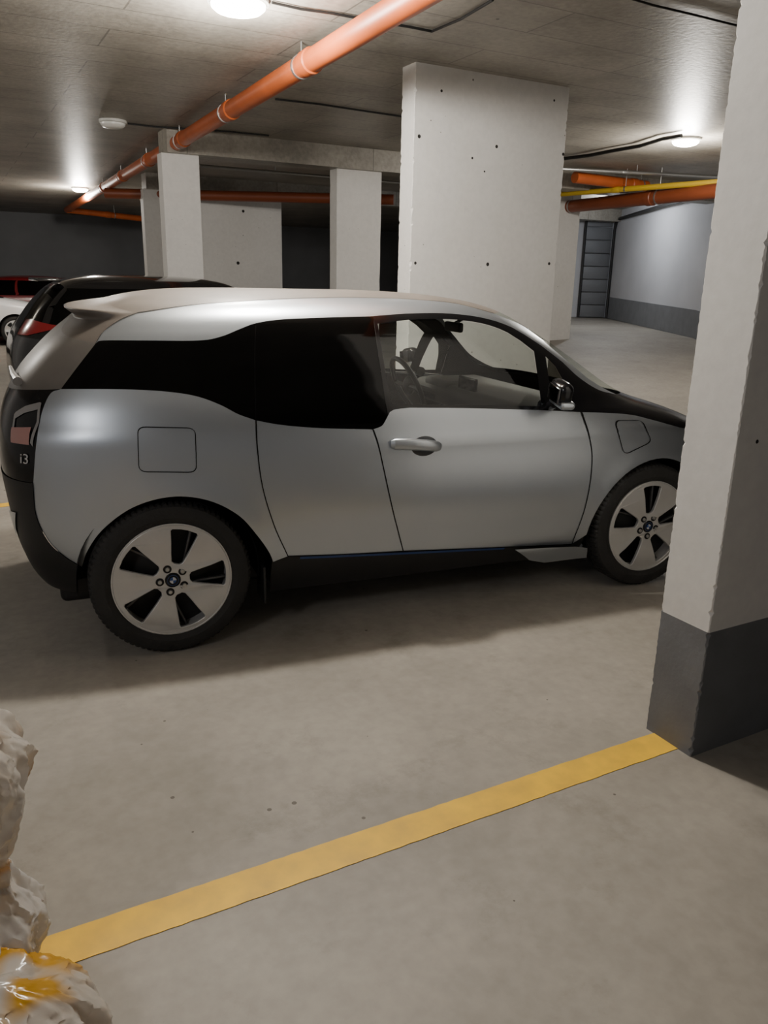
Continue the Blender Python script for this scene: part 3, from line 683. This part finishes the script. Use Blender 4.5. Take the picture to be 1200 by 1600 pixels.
for y in (-.37, .37):
    MB().box((1.15, y, .62), (.5, .48, .14), bevel=.05).box((0, 0, 0), (.14, .47, .62), bevel=.055, mtx=Matrix.Translation((.80, y, .93)) @ Matrix.Rotation(-.22, 4, 'Y')).build('front_seat', M['seat'], car)
    MB().box((.68, y, 1.30), (.09, .26, .17), bevel=.035).build('head_restraint', M['seat'], car)
MB().box((.1, 0, .75), (.5, 1.1, .14), bevel=.05).box((-.15, 0, .98), (.14, 1.1, .5), bevel=.05).build('rear_seat', M['seat'], car)
MB().box((1.3, 0, .42), (2.2, 1.4, .06), bevel=.01).build('cabin_floor', M['liner'], car)
MB().box((1.74, 0, 1.38), (.03, .20, .055), bevel=.012).tube([(1.75, 0, 1.40), (1.84, 0, 1.45)], .01, 8).build('interior_mirror', M['plastic'], car)
wp, wn = on(34, 600, .02)
MB().tube([wp, wp+Vector((-.02, .10, .015)), wp+Vector((-.04, .30, .03))], [.02, .014, .008], 10).build('rear_wiper', M['clearlens'], car)

# ------------------------------------------------------------------ OTHER CARS
def other_car(label, loc, yaw, paint, roofm, wb=2.55, H=1.5, cab=0, lz=.90):
    k = H/1.5; fo = 3.40
    rw = [(.20, .78, 3.25, -.70), (.30, .84, 3.37, -.78), (.45, .875, fo, -.82), (.60, .885, 3.40, -.83), (.75, .88, 3.34, -.82), (.85, .87, 3.15, -.80), (.93, .855, 2.80, -.77), (1.0, .83, 2.42, -.72),
          (1.10, .775, 2.20, -.64), (1.20, .72, 2.0, -.56), (1.30, .665, 1.80, -.46), (1.38, .61, 1.62, -.36), (1.43, .55, 1.48, -.25), (1.465, .45, 1.3, -.1), (1.485, .33, 1.1, .1), (1.495, .17, .9, .3), (1.50, 0, .7, .5)]
    rw = [(z*k, a, b+cab*min(max((z-.9)/.2, 0), 1), c, 4.6, 5.0) for z, a, b, c in rw]; s = Surf(rw); c = thing('car', label, 'car', loc, yaw)
    arc = lambda cx: [s.xz(cx+.37*math.cos(t), .33+.37*math.sin(t)) for t in np.linspace(PI, 0, 16)]
    A0, A1 = arc(0), arc(wb); zb = 1.0*k
    poly = [(-4, s.vz(.2)), s.xz(-.38, .2)]+A0+[s.xz(.38, .2), s.xz(wb-.38, .2)]+A1+[s.xz(wb+.38, .2), (4, s.vz(.2)), (4, s.vz(zb)), (-4, s.vz(zb))]
    panel('body', s, poly, paint, c, mode='join', sq=.1, sv=.05)
    panel('windows', s, [(-4, s.vz(zb)), (4, s.vz(zb)), (4, s.vz(1.37*k)), (-4, s.vz(1.37*k))], M['tint'], c, mode='join', sq=.1, sv=.05)
    panel('roof', s, [(-4, s.vz(1.37*k)), (4, s.vz(1.37*k)), (4, s.vmax), (-4, s.vmax)], roofm, c, mode='join', sq=.1, sv=.03)
    strip('door_pillar', s, [s.xz(1.0, zb), s.xz(.95, 1.37*k)], .07, paint, c, off=.003)
    strip('rear_pillar', s, [s.xz(-.52, zb), s.xz(-.42, 1.2*k), s.xz(-.25, 1.37*k)], .2, paint, c, off=.003)
    strip('windscreen_pillar', s, [s.xz(2.28+cab, zb), s.xz(1.9+cab, 1.2*k), s.xz(1.5+cab, 1.37*k)], .09, paint, c, off=.003)
    panel('tail_lamp', s, [s.xz(-.30, (lz+.01)*k), s.xz(-.66, (lz-.07)*k), (-2.9, s.vz((lz-.07)*k)), (-2.9, s.vz((lz+.06)*k)), s.xz(-.60, (lz+.07)*k)], M['redlens'], c, off=.006)
    panel('headlamp', s, [s.xz(3.0, .70), s.xz(3.05, .82), s.xz(3.2, .80), s.xz(3.28, .72)], M['clearlens'], c, off=.006)
    strip('door_seam', s, [s.xz(.55, zb), s.xz(.5, .6), s.xz(.55, .3)], .008, M['seam'], c)
    strip('door_seam', s, [s.xz(1.75, zb), s.xz(1.85, .6), s.xz(1.8, .3)], .008, M['seam'], c)
    for x in (0, wb):
        for sg in (-1, 1):
            add_wheel(c, x, sg*.78, .322, .3, sg > 0, .92, badge=False)
            b = MB().lathe([(.39, sg*.84), (.39, sg*.55), (.0005, sg*.55)], 32, 'Y', (x, 0, .33)); bmesh.ops.delete(b.bm, geom=[v for v in b.bm.verts if v.co.z < .18], context='VERTS'); b.build('wheel_arch_liner', M['liner'], c)
    MB().box((1.28, 0, .27), (3.5, 1.1, .18), bevel=.03).build('underbody', M['plastic'], c)
    for sg in (-1, 1):
        MB().sphere((2.0+cab, sg*.96, 1.06*k), (.06, .10, .07), 16).tube([(2.0+cab, sg*.80, 1.02*k), (2.0+cab, sg*.92, 1.04*k)], .02, 8).build('mirror', paint, c)
    MB().box((-.40, 0, 1.44*k), (.22, .95, .03), bevel=.012).build('roof_spoiler', paint, c)
    return c
other_car('black hatchback parked behind the silver car, left of the slim pillars', tuple(G(1.35, 9.35, 0)), PHI, M['blackpaint'], M['blackpaint'], H=1.62, cab=.0, lz=1.02)
other_car('white car at the far left edge, only its nose and front wheel in view', tuple(G(1.36-2.55, 21.0, 0)), PHI, M['whitepaint'], M['whitepaint'], H=1.55)
other_car('red car parked at the far left behind the white car', tuple(G(2.7, 24.4, 0)), PHI+PI, M['redpaint'], M['redpaint'], H=1.52)

# ------------------------------------------------------------------ plastic bag in the near left corner
def bagmat(name, stops, rough, scale=5):
    m = bpy.data.materials.new(name); m.use_nodes = True; nt = m.node_tree; b = nt.nodes['Principled BSDF']; b.inputs['Roughness'].default_value = rough
    tc = nt.nodes.new('ShaderNodeTexCoord'); n = nt.nodes.new('ShaderNodeTexNoise'); n.inputs['Scale'].default_value = scale; n.inputs['Detail'].default_value = 2
    nt.links.new(tc.outputs['Object'], n.inputs['Vector']); r = nt.nodes.new('ShaderNodeValToRGB')
    e = r.color_ramp.elements; e[0].position = stops[0][0]; e[0].color = (*stops[0][1], 1); e[1].position = stops[1][0]; e[1].color = (*stops[1][1], 1)
    for p, c in stops[2:]: k = e.new(p); k.color = (*c, 1)
    nt.links.new(n.outputs['Fac'], r.inputs['Fac']); nt.links.new(r.outputs['Color'], b.inputs['Base Color'])
    tl = nt.nodes.new('ShaderNodeBsdfTranslucent'); nt.links.new(r.outputs['Color'], tl.inputs['Color'])
    tp = nt.nodes.new('ShaderNodeBsdfTransparent')
    mx = nt.nodes.new('ShaderNodeMixShader'); mx.inputs[0].default_value = .4
    m2 = nt.nodes.new('ShaderNodeMixShader'); m2.inputs[0].default_value = .14
    nt.links.new(b.outputs[0], mx.inputs[1]); nt.links.new(tl.outputs[0], mx.inputs[2])
    nt.links.new(mx.outputs[0], m2.inputs[1]); nt.links.new(tp.outputs[0], m2.inputs[2]); nt.links.new(m2.outputs[0], nt.nodes['Material Output'].inputs['Surface'])
    return m
def crumple(prof, z0, z1, name, m, parent, seed, ex=1.0, ey=1.0, amp=1.0, nseg=220, ctr=(0, 0)):
    V = []; Fc = []; pr = [p for p in prof if z0 <= p[0] <= z1]; n = len(pr)
    for i, (z, r) in enumerate(pr):
        for k in range(nseg):
            a = 2*PI*(k+.5*(i % 2))/nseg; x, y = r*math.cos(a), r*math.sin(a)
            o = Vector((seed*3.1, 0, 0))
            n1 = mnoise.noise(Vector((x*5, y*5, z*2.2))+o); n2 = mnoise.noise(Vector((x*14, y*14, z*4))+o); n3 = mnoise.noise(Vector((x*34+z*9, y*34-z*7, z*10))+o); n4 = mnoise.noise(Vector((x*60-z*30, y*60+z*25, z*20))+o)
            f = (.5-abs(n1))*.09-.026+(.5-abs(n2))*.05-.014+(.5-abs(n3))*.026+(.5-abs(n4))*.010
            rr_ = max(r+f*amp*min(r/.1, 1), .001)
            zz = z + (.035*n2*min(1, z/.05) if z > .004 else 0)
            V.append((ctr[0]+rr_*math.cos(a)*ex, ctr[1]+rr_*math.sin(a)*ey, max(zz, .001)))
    for i in range(n-1):
        for k in range(nseg):
            j = (k+1) % nseg; a, b, c, d = i*nseg+k, i*nseg+j, (i+1)*nseg+j, (i+1)*nseg+k
            if i % 2 == 0: Fc += [(a, b, d), (b, c, d)]
            else: Fc += [(a, b, c), (a, c, d)]
    return mk(name, V, Fc, m, parent, True, sharp=45)
bg = thing('plastic_bag', 'crumpled white and yellow plastic bag slumped at the near left corner', 'bag', (-1.06, 1.50, 0))
prof = cr([(0, .15), (.0, .20), (.04, .225), (.09, .24), (.13, .24), (.18, .22), (.24, .19), (.30, .175), (.36, .19), (.42, .22), (.48, .24), (.55, .252), (.60, .245), (.64, .215), (.67, .16), (.69, .10), (.70, .02)], 8)
m_w = bagmat('white_bag_plastic', [(0, (.72, .71, .70)), (.60, (.66, .65, .63)), (.66, (.58, .33, .05))], .15)
m_p = bagmat('pale_bag_plastic', [(.36, (.40, .20, .04)), (.42, (.56, .50, .43)), (.60, (.68, .65, .61))], .18)
crumple(prof, 0, .27, 'lower_sheet', m_w, bg, 3)
crumple(prof, .25, .75, 'upper_sheet', m_p, bg, 3)
pr2 = cr([(0, .12), (0, .22), (.03, .255), (.07, .255), (.11, .235), (.15, .20), (.18, .15), (.20, .09), (.205, .02)], 8)
m_y = bagmat('yellow_bag_plastic', [(.40, (.60, .30, .03)), (.58, (.68, .38, .04)), (.63, (.66, .63, .58))], .18, 3.2)
crumple(pr2, 0, .21, 'yellow_sheet', m_y, bg, 8, ex=1.05, ey=.85, ctr=(.20, -.23))
w = bpy.data.worlds.new('world'); bpy.context.scene.world = w; w.use_nodes = True; w.node_tree.nodes['Background'].inputs[0].default_value = (.02, .02, .022, 1)
